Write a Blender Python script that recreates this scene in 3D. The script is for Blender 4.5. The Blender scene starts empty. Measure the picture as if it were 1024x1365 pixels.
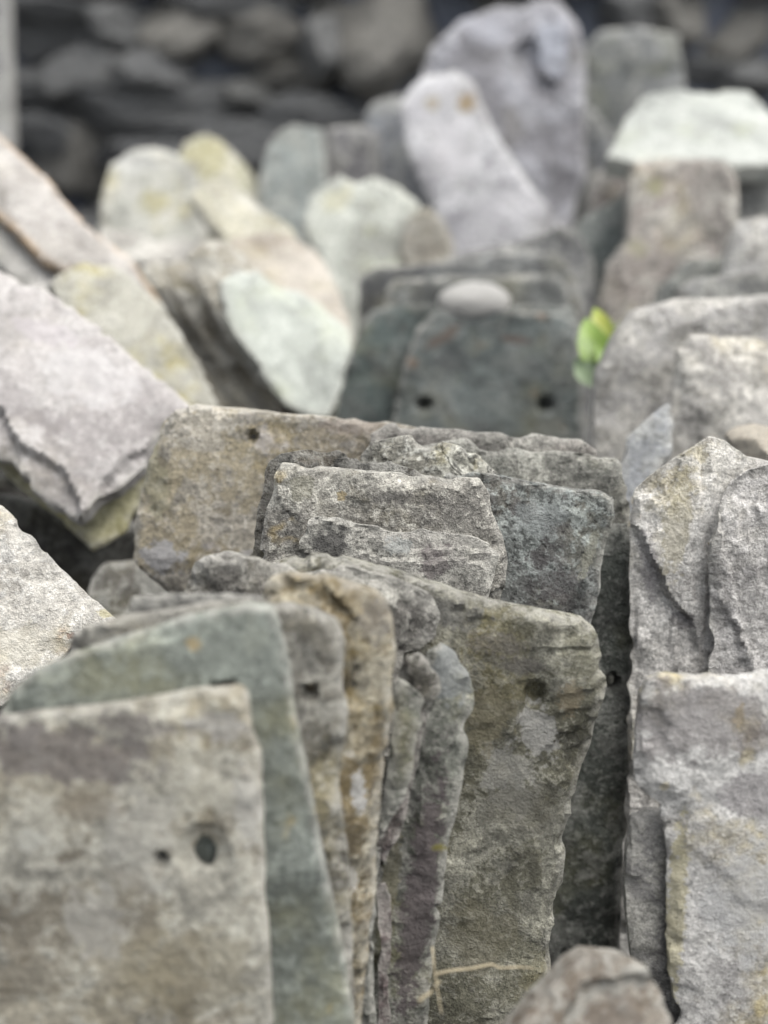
import bpy, bmesh, math, random
import numpy as np
from mathutils import Vector, Matrix

# ------------------------------------------------------------------ camera, sky, sun, exposure
scene = bpy.context.scene
COL = scene.collection
FPX, CU, CV = 1778.0, 512.0, 682.5          # focal length and centre in photograph pixels
PITCH, CAMH = math.radians(22.0), 0.78
cam_d = bpy.data.cameras.new('camera')
cam_d.sensor_fit = 'VERTICAL'; cam_d.sensor_height = 36.0; cam_d.lens = 36.0*FPX/1365.0
cam_d.clip_start = 0.02; cam_d.clip_end = 400.0
cam_d.dof.use_dof = True; cam_d.dof.focus_distance = 0.795; cam_d.dof.aperture_fstop = 3.0
cam = bpy.data.objects.new('camera', cam_d); COL.objects.link(cam)
cam.location = (0, 0, CAMH); cam.rotation_euler = (math.pi/2-PITCH, 0, 0)
scene.camera = cam

SUN_EL, SUN_AZ = math.radians(68), math.radians(112)     # azimuth from +Y, clockwise
world = bpy.data.worlds.new('World'); scene.world = world; world.use_nodes = True
wn, wl = world.node_tree.nodes, world.node_tree.links
wn.clear()
wo = wn.new('ShaderNodeOutputWorld'); wb = wn.new('ShaderNodeBackground')
sky = wn.new('ShaderNodeTexSky'); sky.sky_type = 'NISHITA'; sky.sun_disc = False
sky.sun_elevation = SUN_EL; sky.sun_rotation = SUN_AZ
sky.air_density = 1.0; sky.dust_density = 1.0
hs = wn.new('ShaderNodeHueSaturation'); hs.inputs['Saturation'].default_value = 0.22
wl.new(sky.outputs[0], hs.inputs['Color']); wl.new(hs.outputs[0], wb.inputs[0])
wb.inputs[1].default_value = 0.06; wl.new(wb.outputs[0], wo.inputs[0])
sun_d = bpy.data.lights.new('sun', 'SUN'); sun_d.energy = 1.5; sun_d.angle = math.radians(55)
sun_d.color = (1.0, 0.97, 0.93)
sun = bpy.data.objects.new('sun', sun_d); COL.objects.link(sun)
sdir = Vector((math.sin(SUN_AZ)*math.cos(SUN_EL), math.cos(SUN_AZ)*math.cos(SUN_EL), math.sin(SUN_EL)))
sun.rotation_euler = (-sdir).to_track_quat('-Z', 'Y').to_euler()
sun.location = sdir*6
scene.view_settings.view_transform = 'Standard'; scene.view_settings.look = 'None'
scene.view_settings.exposure = 2.15; scene.view_settings.gamma = 1.0
scene.view_settings.use_curve_mapping = False
scene.render.engine = 'CYCLES'

# ------------------------------------------------------------------ helpers
rng = random.Random(11)
def lin(c):
    return tuple(((x/255)/12.92 if x/255 <= .04045 else ((x/255+.055)/1.055)**2.4) for x in c)

_perm = np.random.RandomState(5).permutation(4096)
_val = np.random.RandomState(6).rand(4096)*2-1
def vnoise(x, y, z=0.0):
    """smooth value noise in three dimensions, -1..1"""
    x, y = np.broadcast_arrays(np.asarray(x, float), np.asarray(y, float)); z = np.broadcast_to(np.asarray(z, float), x.shape)
    xi, yi, zi = np.floor(x).astype(int), np.floor(y).astype(int), np.floor(z).astype(int)
    fx, fy, fz = x-xi, y-yi, z-zi
    fx, fy, fz = [f*f*f*(f*(f*6-15)+10) for f in (fx, fy, fz)]
    def h(i, j, k): return _val[_perm[(_perm[(_perm[i & 4095]+j) & 4095]+k) & 4095]]
    def lp(a, b, t): return a+(b-a)*t
    r = []
    for dz in (0, 1):
        r.append(lp(lp(h(xi, yi, zi+dz), h(xi+1, yi, zi+dz), fx), lp(h(xi, yi+1, zi+dz), h(xi+1, yi+1, zi+dz), fx), fy))
    return lp(r[0], r[1], fz)
def fbm(x, y, z=0.0, n=4, gain=.5):
    s, a, f, t = 0, 1.0, 1.0, 0.0
    for k in range(n):
        s = s+a*vnoise(x*f+k*17.3, y*f+k*9.1, z*f+k*5.7); t += a; a *= gain; f *= 2.03
    return s/t
def smooth(a, b, x):
    t = np.clip((x-a)/(b-a), 0, 1); return t*t*(3-2*t)

CAM = np.array([0, 0, CAMH])
FW = np.array([0, math.cos(PITCH), -math.sin(PITCH)]); RT = np.array([1., 0, 0]); UP = np.array([0, math.sin(PITCH), math.cos(PITCH)])
def ray(u, v): return FW+RT*((u-CU)/FPX)-UP*((v-CV)/FPX)
def at(u, v, d): return CAM+ray(u, v)*d

def tag(o, label=None, cat=None, group=None, kind=None):
    if label: o['label'] = label
    if cat: o['category'] = cat
    if group: o['group'] = group
    if kind: o['kind'] = kind
    return o
def link(name, me, mat=None, parent=None):
    o = bpy.data.objects.new(name, me); COL.objects.link(o)
    if mat is not None and me is not None: me.materials.append(mat)
    if parent is not None: o.parent = parent
    return o

# ------------------------------------------------------------------ materials
_mc = [0]
def stone_mat(a, b, lichen=(190, 190, 182), la=.45, dark=(46, 45, 44), da=.4, tint=(150, 140, 90), ta=.25,
              spot=None, sa=0.0, rim=(185, 182, 172), ra=.5, grain=1.0, bump=1.0, scale=1.0, gs=1.0, streak=0.0):
    """weathered slate: two body colours in broad patches, crusts of pale lichen, dark specks, ochre stain"""
    _mc[0] += 1
    def ds(c, k=.92):
        if c is None: return None
        if k == .92 and c[2] > c[1]-1: k = .42
        elif k == .92 and c[1] > c[0]+2: k = .75
        y = .3*c[0]+.59*c[1]+.11*c[2]; return tuple(y+(x-y)*k for x in c)
    rv = random.Random(_mc[0]*31+1); gs = gs*rv.uniform(.6, 1.4); bump = bump*rv.uniform(.7, 1.25); scale = scale*rv.uniform(.75, 1.3)
    a, b, lichen, dark, rim = ds(a), ds(b), ds(lichen), ds(dark), ds(rim, .8); tint, spot = ds(tint, .85), ds(spot, .8)
    b = tuple(x*.86 for x in b); lichen = tuple(min(236, x*1.04) for x in lichen); dark = tuple(x*.75 for x in dark)
    m = bpy.data.materials.new('weathered_slate'); m.use_nodes = True
    N, L = m.node_tree.nodes, m.node_tree.links
    bs = N['Principled BSDF']; bs.inputs['Roughness'].default_value = .86
    bs.inputs['Specular IOR Level'].default_value = .25
    tc = N.new('ShaderNodeTexCoord'); mp = N.new('ShaderNodeMapping')
    r = random.Random(_mc[0]*7+3)
    mp.inputs['Location'].default_value = (r.uniform(-9, 9), r.uniform(-9, 9), r.uniform(-9, 9))
    mp.inputs['Rotation'].default_value = (0, 0, r.uniform(-.6, .6))
    L.new(tc.outputs['Object'], mp.inputs[0]); vec = mp.outputs[0]
    def noise(sc, det=4, rough=.6, dist=0.0, v=None):
        n = N.new('ShaderNodeTexNoise'); n.inputs['Scale'].default_value = sc; n.inputs['Detail'].default_value = det
        n.inputs['Roughness'].default_value = rough; n.inputs['Distortion'].default_value = dist
        L.new(v or vec, n.inputs['Vector']); return n.outputs[0]
    def ramp(s, lo, hi):
        n = N.new('ShaderNodeMapRange'); n.interpolation_type = 'SMOOTHSTEP'
        n.inputs['From Min'].default_value = lo; n.inputs['From Max'].default_value = hi
        L.new(s, n.inputs['Value']); return n.outputs[0]
    def math_(op, x, y=None, c=None):
        n = N.new('ShaderNodeMath'); n.operation = op
        for i, q in enumerate((x, y, c)):
            if q is None: continue
            if isinstance(q, (int, float)): n.inputs[i].default_value = q
            else: L.new(q, n.inputs[i])
        return n.outputs[0]
    def mix(f, x, y, mode='MIX'):
        n = N.new('ShaderNodeMix'); n.data_type = 'RGBA'; n.blend_type = mode
        for sck, q in ((n.inputs['Factor'], f), (n.inputs['A'], x), (n.inputs['B'], y)):
            if isinstance(q, (int, float)): sck.default_value = q
            elif isinstance(q, tuple): sck.default_value = lin(q)+(1,)
            else: L.new(q, sck)
        return n.outputs['Result']
    big = noise(9*scale, 5, .62, .4)
    col = mix(ramp(big, .36, .64), a, b)
    if streak:
        mp2 = N.new('ShaderNodeMapping'); mp2.inputs['Scale'].default_value = (1, .22, 1); L.new(vec, mp2.inputs[0])
        st = noise(45, 3, .6, 0, mp2.outputs[0])
        col = mix(math_('MULTIPLY', ramp(st, .48, .66), streak), col, lichen)
    tn = noise(13*scale, 4, .6)
    col = mix(math_('MULTIPLY', ramp(tn, .5, .68), ta), col, tint)
    ln = noise(24*scale, 10, .68)
    lmask = ramp(ln, .50, .545)
    col = mix(math_('MULTIPLY', lmask, la), col, lichen)
    ln2 = noise(140*scale, 6, .75)
    l2 = ramp(ln2, .53, .575)
    col = mix(math_('MULTIPLY', l2, la*.8), col, lichen)
    dn = noise(48*scale, 9, .72)
    dmask = ramp(dn, .53, .575)
    col = mix(math_('MULTIPLY', dmask, da), col, dark)
    pn = noise(19*scale, 6, .65)
    col = mix(math_('MULTIPLY', ramp(pn, .52, .64), da*.8), col, dark)
    ck = noise(15, 5, .55, .8); ckm = noise(6, 2, .5)
    cl = N.new('ShaderNodeMapRange'); cl.interpolation_type = 'SMOOTHSTEP'; L.new(math_('ABSOLUTE', math_('SUBTRACT', ck, .5)), cl.inputs['Value'])
    cl.inputs['From Min'].default_value = .010; cl.inputs['From Max'].default_value = .002
    crack = math_('MULTIPLY', cl.outputs[0], ramp(ckm, .48, .60))
    crack = math_('MULTIPLY', crack, .7 if da >= .45 else .12)
    col = mix(crack, col, dark)
    dn2 = noise(380*gs, 3, .7)
    d2 = ramp(dn2, .53, .68)
    col = mix(math_('MULTIPLY', d2, min(1, da*1.1*grain)), col, dark)
    if spot:
        sn = noise(26*scale, 3, .55)
        col = mix(math_('MULTIPLY', ramp(sn, .62, .70), sa), col, spot)
    gn = noise(900*gs, 2, .7)
    gv = math_('MULTIPLY_ADD', gn, .8*grain, 1-.4*grain)
    gn_mid = noise(230*gs, 4, .75)
    gv2 = math_('MULTIPLY_ADD', gn_mid, 1.7*grain, 1-.85*grain)
    gg = math_('MULTIPLY', gv, gv2)
    cb = N.new('ShaderNodeCombineColor')
    for i in range(3): L.new(gg, cb.inputs[i])
    col = mix(1.0, col, cb.outputs[0], 'MULTIPLY')
    at_ = N.new('ShaderNodeAttribute'); at_.attribute_name = 'rim'
    rn = noise(120, 4, .7)
    rf = math_('MULTIPLY', math_('MULTIPLY', at_.outputs['Fac'], ramp(rn, .36, .56)), ra)
    col = mix(rf, col, rim)
    L.new(col, bs.inputs['Base Color'])
    # fine relief
    h = math_('ADD', math_('MULTIPLY', ln2, .9), math_('MULTIPLY', gn_mid, .55))
    h = math_('ADD', h, math_('MULTIPLY', gn, .16)); h = math_('ADD', h, math_('MULTIPLY', dn, .9))
    h = math_('SUBTRACT', h, math_('MULTIPLY', crack, .5)); h = math_('ADD', h, math_('MULTIPLY', pn, .9))
    bp = N.new('ShaderNodeBump'); bp.inputs['Strength'].default_value = .85
    bp.inputs['Distance'].default_value = .0060*bump
    L.new(h, bp.inputs['Height']); L.new(bp.outputs[0], bs.inputs['Normal'])
    return m

def plain_mat(name, c1, c2, sc=60, rough=.8, bump=.002):
    m = bpy.data.materials.new(name); m.use_nodes = True
    N, L = m.node_tree.nodes, m.node_tree.links; bs = N['Principled BSDF']; bs.inputs['Roughness'].default_value = rough
    tc = N.new('ShaderNodeTexCoord'); n = N.new('ShaderNodeTexNoise'); n.inputs['Scale'].default_value = sc
    n.inputs['Detail'].default_value = 6; L.new(tc.outputs['Object'], n.inputs['Vector'])
    cr = N.new('ShaderNodeValToRGB'); cr.color_ramp.elements[0].color = lin(c1)+(1,); cr.color_ramp.elements[1].color = lin(c2)+(1,)
    cr.color_ramp.elements[0].position = .35; cr.color_ramp.elements[1].position = .65
    L.new(n.outputs[0], cr.inputs[0]); L.new(cr.outputs[0], bs.inputs['Base Color'])
    b = N.new('ShaderNodeBump'); b.inputs['Distance'].default_value = bump; L.new(n.outputs[0], b.inputs['Height']); L.new(b.outputs[0], bs.inputs['Normal'])
    return m

# ------------------------------------------------------------------ a slate: split slab with chipped rim, cleaved faces, nail holes
def frame(yaw, lean):
    yw, le = math.radians(yaw), math.radians(lean)
    n = np.array([math.sin(yw)*math.cos(le), -math.cos(yw)*math.cos(le), math.sin(le)])
    x = np.array([math.cos(yw), math.sin(yw), 0.0]); y = np.cross(n, x)
    return x, y, n

def poly_sdf(px, py, P):
    """signed distance to closed polygon, negative inside"""
    d = np.full(px.shape, 1e9); inside = np.zeros(px.shape, bool)
    for (x0, y0), (x1, y1) in zip(P, np.roll(P, -1, 0)):
        ex, ey = x1-x0, y1-y0; wx, wy = px-x0, py-y0
        t = np.clip((wx*ex+wy*ey)/(ex*ex+ey*ey+1e-12), 0, 1)
        d = np.minimum(d, (wx-ex*t)**2+(wy-ey*t)**2)
        c = (y0 > py) != (y1 > py)
        inside ^= c & (px < (x1-x0)*(py-y0)/((y1-y0) if abs(y1-y0) > 1e-12 else 1e-12)+x0)
    d = np.sqrt(d); return np.where(inside, -d, d)

_seed = [0]
def slab(label, pts, ref, mat, off=0.0,  yaw=0., lean=12., t=.013, cell=.005, ext=True, dl=0., dr=0., jag=.0022, chip=1.0,
         terr=1.0, holes=(), ledges=(), wav=1.0, name='slate', group='old slates of the stacks', cat='slate', zmin=0.0, bumps=(), marks=(), grainx=(11, 16)):
    """pts: outline in photograph pixels of the face, put onto the plane through ref=(u, v, depth) set back by off"""
    _seed[0] += 1; sd = _seed[0]*13.37
    X, Y, Nn = frame(yaw, lean)
    P0 = at(*ref)-Nn*off
    def onplane(u, v):
        r = ray(u, v); s = np.dot(P0-CAM, Nn)/np.dot(r, Nn); return CAM+r*s
    W = np.array([onplane(u, v) for u, v in pts])
    Q = np.stack([(W-P0)@X, (W-P0)@Y], 1)
    if ext:
        yg = (zmin-.002-P0[2])/Y[2]
        Q = np.vstack([Q, [Q[-1, 0]+dr, yg], [Q[0, 0]+dl, yg]])
    o2 = np.array([(Q[:, 0].min()+Q[:, 0].max())/2, Q[:, 1].min()])
    Q = Q-o2; O = P0+X*o2[0]+Y*o2[1]
    H = []
    for (u, v, rx, ry, cs) in holes:
        w = onplane(u, v)-O; dep = np.dot(w+O-CAM, FW)
        H.append((w@X, w@Y, rx*dep/FPX, ry*dep/FPX, cs*dep/FPX))
    LG = []
    for (poly, dep_mm) in ledges:
        LG.append((np.array([[(onplane(u, v)-O)@X, (onplane(u, v)-O)@Y] for u, v in poly]), dep_mm*.001))
    lo, hi = Q.min(0)-3*cell, Q.max(0)+3*cell
    nx, ny = int((hi[0]-lo[0])/cell)+2, int((hi[1]-lo[1])/cell)+2
    gx, gy = np.meshgrid(lo[0]+np.arange(nx)*cell, lo[1]+np.arange(ny)*cell, indexing='ij')
    # small in-plane jitter hides the lattice
    jx = vnoise(gx*211, gy*211, sd)*cell*.22; jy = vnoise(gx*211, gy*211, sd+40)*cell*.22
    gx, gy = gx+jx, gy+jy
    S = poly_sdf(gx, gy, Q)
    tri = np.abs(vnoise(gx*38, gy*38, sd+3))+.5*np.abs(vnoise(gx*95, gy*95, sd+4))
    S = S+jag*(.45*fbm(gx*20, gy*20, sd, 2, .5)+.55*tri-.3)
    rb = random.Random(int(sd*100)); flakes = []
    seg = np.roll(Q, -1, 0)-Q; sl = np.hypot(seg[:, 0], seg[:, 1]); per = sl.sum(); cum = np.cumsum(sl)
    area = .5*np.sum(Q[:, 0]*np.roll(Q[:, 1], -1)-np.roll(Q[:, 0], -1)*Q[:, 1]); sg = 1 if area > 0 else -1
    def edge_pt():
        q_ = rb.uniform(0, per); e_ = int(np.searchsorted(cum, q_)); e_ = min(e_, len(Q)-1)
        f_ = 1-(cum[e_]-q_)/max(sl[e_], 1e-9); p_ = Q[e_]+seg[e_]*f_; n_ = np.array([seg[e_][1], -seg[e_][0]])*sg/max(sl[e_], 1e-9)
        return p_, n_
    coarse = cell > .0033
    for _ in range(int(per/(.045 if coarse else .026))):                # scalloped bites out of the outline
        p_, n_ = edge_pt(); R_ = rb.choice((.004, .006, .010, .018, .030)); dpt_ = min(jag*rb.random()**2*1.1*min(1, chip), R_*.6)
        c_ = p_+n_*(R_-dpt_)
        m_ = (np.abs(gx-c_[0]) < R_+cell) & (np.abs(gy-c_[1]) < R_+cell)
        S[m_] = np.maximum(S[m_], R_-np.hypot(gx[m_]-c_[0], gy[m_]-c_[1]))
    for _ in range(int(per/(.030 if coarse else .017))):                # flakes spalled off the face along the rim
        p_, n_ = edge_pt(); flakes.append((p_[0]+n_[0]*.002, p_[1]+n_[1]*.002, rb.choice((.004, .006, .009, .014, .020))*chip, rb.uniform(.0006, .003), rb.uniform(.5, 2.0), math.atan2(n_[1], n_[0])))
    outer = S.copy(); hd = np.full(S.shape, 9.9)
    for (hx, hy, rx, ry, cs) in H:
        if rx < 0: continue
        e = (np.sqrt(((gx-hx)/rx)**2+((gy-hy)/ry)**2)-1)*min(rx, ry)
        e = e+.12*rx*vnoise(gx*300, gy*300, sd+9)
        S = np.maximum(S, -e); hd = np.minimum(hd, e)
    ins = S < 0
    cc = (S[:-1, :-1]+S[1:, :-1]+S[:-1, 1:]+S[1:, 1:])*.25 < 0
    gxS = np.gradient(S, axis=0)/cell; gyS = np.gradient(S, axis=1)/cell
    used = np.zeros(S.shape, bool)
    for a in (0, 1):
        for b in (0, 1): used[a:nx-1+a, b:ny-1+b] |= cc
    full = np.ones(S.shape, bool)
    cp = np.zeros((nx+1, ny+1), bool); cp[1:-1, 1:-1] = cc
    full = cp[:-1, :-1] & cp[1:, :-1] & cp[:-1, 1:] & cp[1:, 1:]
    bnd = used & ~full
    g2 = np.maximum(gxS**2+gyS**2, .25)
    st = np.clip(S/g2, -.8*cell, .8*cell)
    vx = np.where(bnd, gx-st*gxS, gx); vy = np.where(bnd, gy-st*gyS, gy)
    # --- front relief
    d = np.maximum(-outer, 0)
    z = .0016*wav*fbm(vx*7, vy*7, sd+11, 3)+.0007*terr*fbm(vx*60*min(1, grainx[0]/11), vy*60*min(1, grainx[1]/16), sd+12, 4, .6)
    tn = fbm(vx*grainx[0], vy*grainx[1], sd+20, 4, .55)*3.2+1.1*np.exp(-d/.03)
    fl = np.floor(tn); fr = tn-fl
    z = z-terr*.0011*(fl+smooth(.0, .07, fr))*(.5+np.exp(-d/.045))
    cw = (.0012+.0085*np.clip(.5+fbm(vx*28, vy*28, sd+30, 2)-.42, 0, 1.3))
    k = np.clip(1-d/(cw*chip), 0, 1)
    for (fx_, fy_, fr_, fh_, fa_, ft_) in flakes:
        m_ = (np.abs(vx-fx_) < 2.2*fr_) & (np.abs(vy-fy_) < 2.2*fr_)
        if not m_.any(): continue
        ax, ay = vx[m_]-fx_, vy[m_]-fy_
        al_ = (ax*math.cos(ft_)+ay*math.sin(ft_)); la_ = (-ax*math.sin(ft_)+ay*math.cos(ft_))/max(fa_, .7)
        qq = np.hypot(al_, la_)/fr_+.22*vnoise(vx[m_]*140, vy[m_]*140, sd+41)
        z[m_] -= min(fh_, t*.3)*smooth(1.0, .84, qq)*(1.25-.5*np.clip(qq, 0, 1))
    cd = np.clip(t*.55, .002, .008)*(.55+.45*vnoise(vx*50, vy*50, sd+33))
    z = z-.55*cd*k
    if cell < .003: z = z+.0005*terr*fbm(vx*190, vy*190, sd+14, 3, .6)
    for (hx, hy, rx, ry, cs) in H:
        rr = np.sqrt(((vx-hx)/(rx))**2+((vy-hy)/(ry))**2)*min(rx, ry)
        if rx < 0: z = z-.013*smooth(1.15, .7, np.sqrt(((vx-hx)/rx)**2+((vy-hy)/ry)**2))
        if cs > 0 and rx < 0: z = z-np.clip(1-(-rr-abs(rx))/cs, 0, 1)**1.2*.004
        elif cs > 0: z = z-np.clip(1-(rr-min(rx, ry))/cs, 0, 1)**.6*min(t*.5, .006)*smooth(1.02, .9, (rr-min(rx, ry))/cs)
    for (LP, dep) in LG:
        ls = poly_sdf(vx, vy, LP)+.004*fbm(vx*60, vy*60, sd+50, 3)
        z = z-dep*smooth(.0012, -.0012, ls)*(1+.3*fbm(vx*30, vy*30, sd+55, 2))
    for (bu, bv, br, bh) in bumps:
        w = onplane(bu, bv)-O; bx_, by_ = w@X, w@Y; rad = br*np.dot(w+O-CAM, FW)/FPX
        q = np.sqrt((vx-bx_)**2+(vy-by_)**2)/rad+.25*fbm(vx*60, vy*60, sd+58, 2)
        z = z+bh*.001*np.clip(1-q*q, 0, 1)
    zb = -t+.0014*fbm(vx*8, vy*8, sd+60, 3)+.3*cd*k
    zf = np.maximum(z-z[used].max()*.0, zb+.0022)
    rim = np.clip(1-d/(.006*chip), 0, 1)
    # --- index and faces
    idx = -np.ones(S.shape, int); nu = int(used.sum()); idx[used] = np.arange(nu)
    ci, cj = np.nonzero(cc)
    q = np.stack([idx[ci, cj], idx[ci+1, cj], idx[ci+1, cj+1], idx[ci, cj+1]], 1)
    co = np.stack([vx[used], vy[used], zf[used]], 1); cob = np.stack([vx[used], vy[used], zb[used]], 1)
    # boundary edges (directed as in the front face)
    A = idx
    E = []
    c = cp
    left = cc & ~cp[:-2, 1:-1]; i, j = np.nonzero(left); E.append(np.stack([A[i, j+1], A[i, j]], 1))
    right = cc & ~cp[2:, 1:-1]; i, j = np.nonzero(right); E.append(np.stack([A[i+1, j], A[i+1, j+1]], 1))
    bot = cc & ~cp[1:-1, :-2]; i, j = np.nonzero(bot); E.append(np.stack([A[i, j], A[i+1, j]], 1))
    top = cc & ~cp[1:-1, 2:]; i, j = np.nonzero(top); E.append(np.stack([A[i+1, j+1], A[i, j+1]], 1))
    E = np.vstack(E)
    nr = max(1, int(round(t/(.0035 if cell < .003 else .007))))
    bi = np.unique(E); nb = len(bi); bmap = -np.ones(nu, int); bmap[bi] = np.arange(nb)
    gxn = (gxS/np.sqrt(g2))[used][bi]; gyn = (gyS/np.sqrt(g2))[used][bi]
    V = [co, cob]; F = [q, q[:, ::-1]+nu]
    rimv = [rim[used], rim[used]*.6]
    prev = bi.copy(); base = 2*nu; prevmap = lambda e: e
    lay = [np.arange(nu)]
    rings = []
    for r_ in range(nr):
        f = (r_+1)/(nr+1)
        p = co[bi]*(1-f)+cob[bi]*f
        of = .0011*fbm(p[:, 0]*26, p[:, 1]*26, sd+70+r_*31, 3)+.0006*vnoise(p[:, 0]*60, p[:, 1]*60, sd+90+r_*17)
        of = of*min(1, t/.012)
        p = p.copy(); p[:, 0] += gxn*of; p[:, 1] += gyn*of
        V.append(p); rings.append(base); base += nb; rimv.append(np.full(nb, .85))
    def ringidx(k, e): return e if k == 0 else (rings[k-1]+bmap[e] if k <= nr else e+nu)
    for k_ in range(nr+1):
        F.append(np.stack([ringidx(k_, E[:, 1]), ringidx(k_, E[:, 0]), ringidx(k_+1, E[:, 0]), ringidx(k_+1, E[:, 1])], 1))
    V = np.vstack(V); F = np.vstack(F); rimv = np.concatenate(rimv)
    me = bpy.data.meshes.new(name)
    me.vertices.add(len(V)); me.vertices.foreach_set('co', V.astype(np.float32).ravel())
    me.loops.add(F.size); me.loops.foreach_set('vertex_index', F.astype(np.int32).ravel())
    me.polygons.add(len(F)); me.polygons.foreach_set('loop_start', np.arange(0, F.size, 4, dtype=np.int32))
    me.update(calc_edges=True); me.validate()
    me.polygons.foreach_set('use_smooth', np.ones(len(me.polygons), bool))
    me.set_sharp_from_angle(angle=math.radians(30))
    ra = me.attributes.new('rim', 'FLOAT', 'POINT'); ra.data.foreach_set('value', rimv.astype(np.float32))
    o = link(name, me, mat)
    M = Matrix(((X[0], Y[0], Nn[0], O[0]), (X[1], Y[1], Nn[1], O[1]), (X[2], Y[2], Nn[2], O[2]), (0, 0, 0, 1)))
    o.matrix_world = M
    tag(o, label, cat, group)
    for (u, v, mrx, mry, colr, al, rot) in marks:
        w = onplane(u, v)-O; dep = np.dot(w+O-CAM, FW)
        add_mark(mat, w@X, w@Y, mrx*dep/FPX, mry*dep/FPX, colr, al, rot)
    return o
def add_mark(m, x, y, rx, ry, colr, al, rot):
    """a stain, scar or crust with a ragged outline at one spot of the face"""
    y_ = .3*colr[0]+.59*colr[1]+.11*colr[2]; colr = tuple(.92*(y_+(c-y_)*.6) for c in colr)
    N, L = m.node_tree.nodes, m.node_tree.links; bs = N['Principled BSDF']
    src = bs.inputs['Base Color'].links[0].from_socket
    tc = N.new('ShaderNodeTexCoord'); mp = N.new('ShaderNodeMapping'); mp.vector_type = 'TEXTURE'
    mp.inputs['Location'].default_value = (x, y, 0); mp.inputs['Rotation'].default_value = (0, 0, math.radians(rot)); mp.inputs['Scale'].default_value = (rx, ry, 1)
    L.new(tc.outputs['Object'], mp.inputs[0])
    sp = N.new('ShaderNodeSeparateXYZ'); L.new(mp.outputs[0], sp.inputs[0])
    cx = N.new('ShaderNodeCombineXYZ'); L.new(sp.outputs[0], cx.inputs[0]); L.new(sp.outputs[1], cx.inputs[1])
    ln = N.new('ShaderNodeVectorMath'); ln.operation = 'LENGTH'; L.new(cx.outputs[0], ln.inputs[0])
    nz = N.new('ShaderNodeTexNoise'); nz.inputs['Scale'].default_value = 1.5/max(1e-4, min(rx, ry)); nz.inputs['Detail'].default_value = 7; nz.inputs['Roughness'].default_value = .68
    L.new(tc.outputs['Object'], nz.inputs['Vector'])
    ad = N.new('ShaderNodeMath'); ad.operation = 'MULTIPLY_ADD'; L.new(nz.outputs[0], ad.inputs[0]); ad.inputs[1].default_value = 2.4; L.new(ln.outputs['Value'], ad.inputs[2])
    mr = N.new('ShaderNodeMapRange'); mr.interpolation_type = 'SMOOTHSTEP'; L.new(ad.outputs[0], mr.inputs['Value'])
    mr.inputs['From Min'].default_value = 2.12; mr.inputs['From Max'].default_value = 1.84; mr.inputs['To Max'].default_value = al
    mx = N.new('ShaderNodeMix'); mx.data_type = 'RGBA'; L.new(mr.outputs[0], mx.inputs['Factor']); L.new(src, mx.inputs['A'])
    mx.inputs['B'].default_value = lin(colr)+(1,); L.new(mx.outputs['Result'], bs.inputs['Base Color'])

def rock_mesh(name, sd, sub=4, ex=2.6, rough=.16, cuts=16):
    bm = bmesh.new(); bmesh.ops.create_icosphere(bm, subdivisions=sub, radius=1.0)
    C = np.array([v.co[:] for v in bm.verts])
    Pn = (np.abs(C)**ex).sum(1)**(1/ex); C = C/Pn[:, None]
    # planar facets: cut with random planes
    r = np.random.RandomState(int(sd*10) % 9999)
    for _ in range(cuts):
        n = r.normal(size=3); n /= np.linalg.norm(n); dd = r.uniform(.62, .98)
        s = C@n; over = np.maximum(s-dd, 0); C = C-n*(over*.93)[:, None]
    C = C*(1+rough*fbm(C[:, 0]*1.6+sd, C[:, 1]*1.6, C[:, 2]*1.6, 4)[:, None]+.3*rough*fbm(C[:, 0]*7+sd, C[:, 1]*7, C[:, 2]*7, 3)[:, None])
    for v, c in zip(bm.verts, C): v.co = c
    for f in bm.faces: f.smooth = True
    me = bpy.data.meshes.new(name); bm.to_mesh(me); bm.free()
    return me

# ------------------------------------------------------------------ palettes
G = (128, 128, 122)
def S_(a, b, **k): return stone_mat(a, b, **k)

# ------------------------------------------------------------------ ground and wall behind
gm = plain_mat('damp_earth_with_shade', (30, 28, 25), (52, 48, 42), 40, .95, .006)  # damp earth, darkened further to put the gaps' shade into its colour
gx = np.concatenate([[-60, -20, -8], np.linspace(-3, 3, 201), [8, 20, 60]]); gyv = np.concatenate([[-40, -10, -2], np.linspace(-.5, 3.6, 138), [8, 20, 80]])
GX, GY = np.meshgrid(gx, gyv, indexing='ij')
GZ = -.012+.010*fbm(GX*6, GY*6, 3.3, 3); GZ = np.minimum(GZ, 0)
near = smooth(3.2, 2.4, np.abs(GX))*smooth(2.95, 2.6, GY)*smooth(.35, .6, GY)
left_m = .30*smooth(-.36, -.52, GX+.05*vnoise(GX*7, GY*7, 2.2))*smooth(.45, .8, GY)
back_m = .30*smooth(1.45, 1.75, GY+.1*vnoise(GX*5, GY*5, 4.2))
right_m = .22*smooth(.35, .5, GX)*smooth(1.15, 1.4, GY)
GZ = GZ+near*np.maximum(np.maximum(left_m, back_m), right_m)*(1+.25*fbm(GX*9, GY*9, 6.1, 3))
nv = [(float(a), float(b), float(c)) for a, b, c in zip(GX.ravel(), GY.ravel(), GZ.ravel())]
ncol = len(gyv)
fc = [(i*ncol+j, (i+1)*ncol+j, (i+1)*ncol+j+1, i*ncol+j+1) for i in range(len(gx)-1) for j in range(ncol-1)]
me = bpy.data.meshes.new('ground'); me.from_pydata(nv, [], fc)
tag(link('ground', me, gm), kind='structure')

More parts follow.
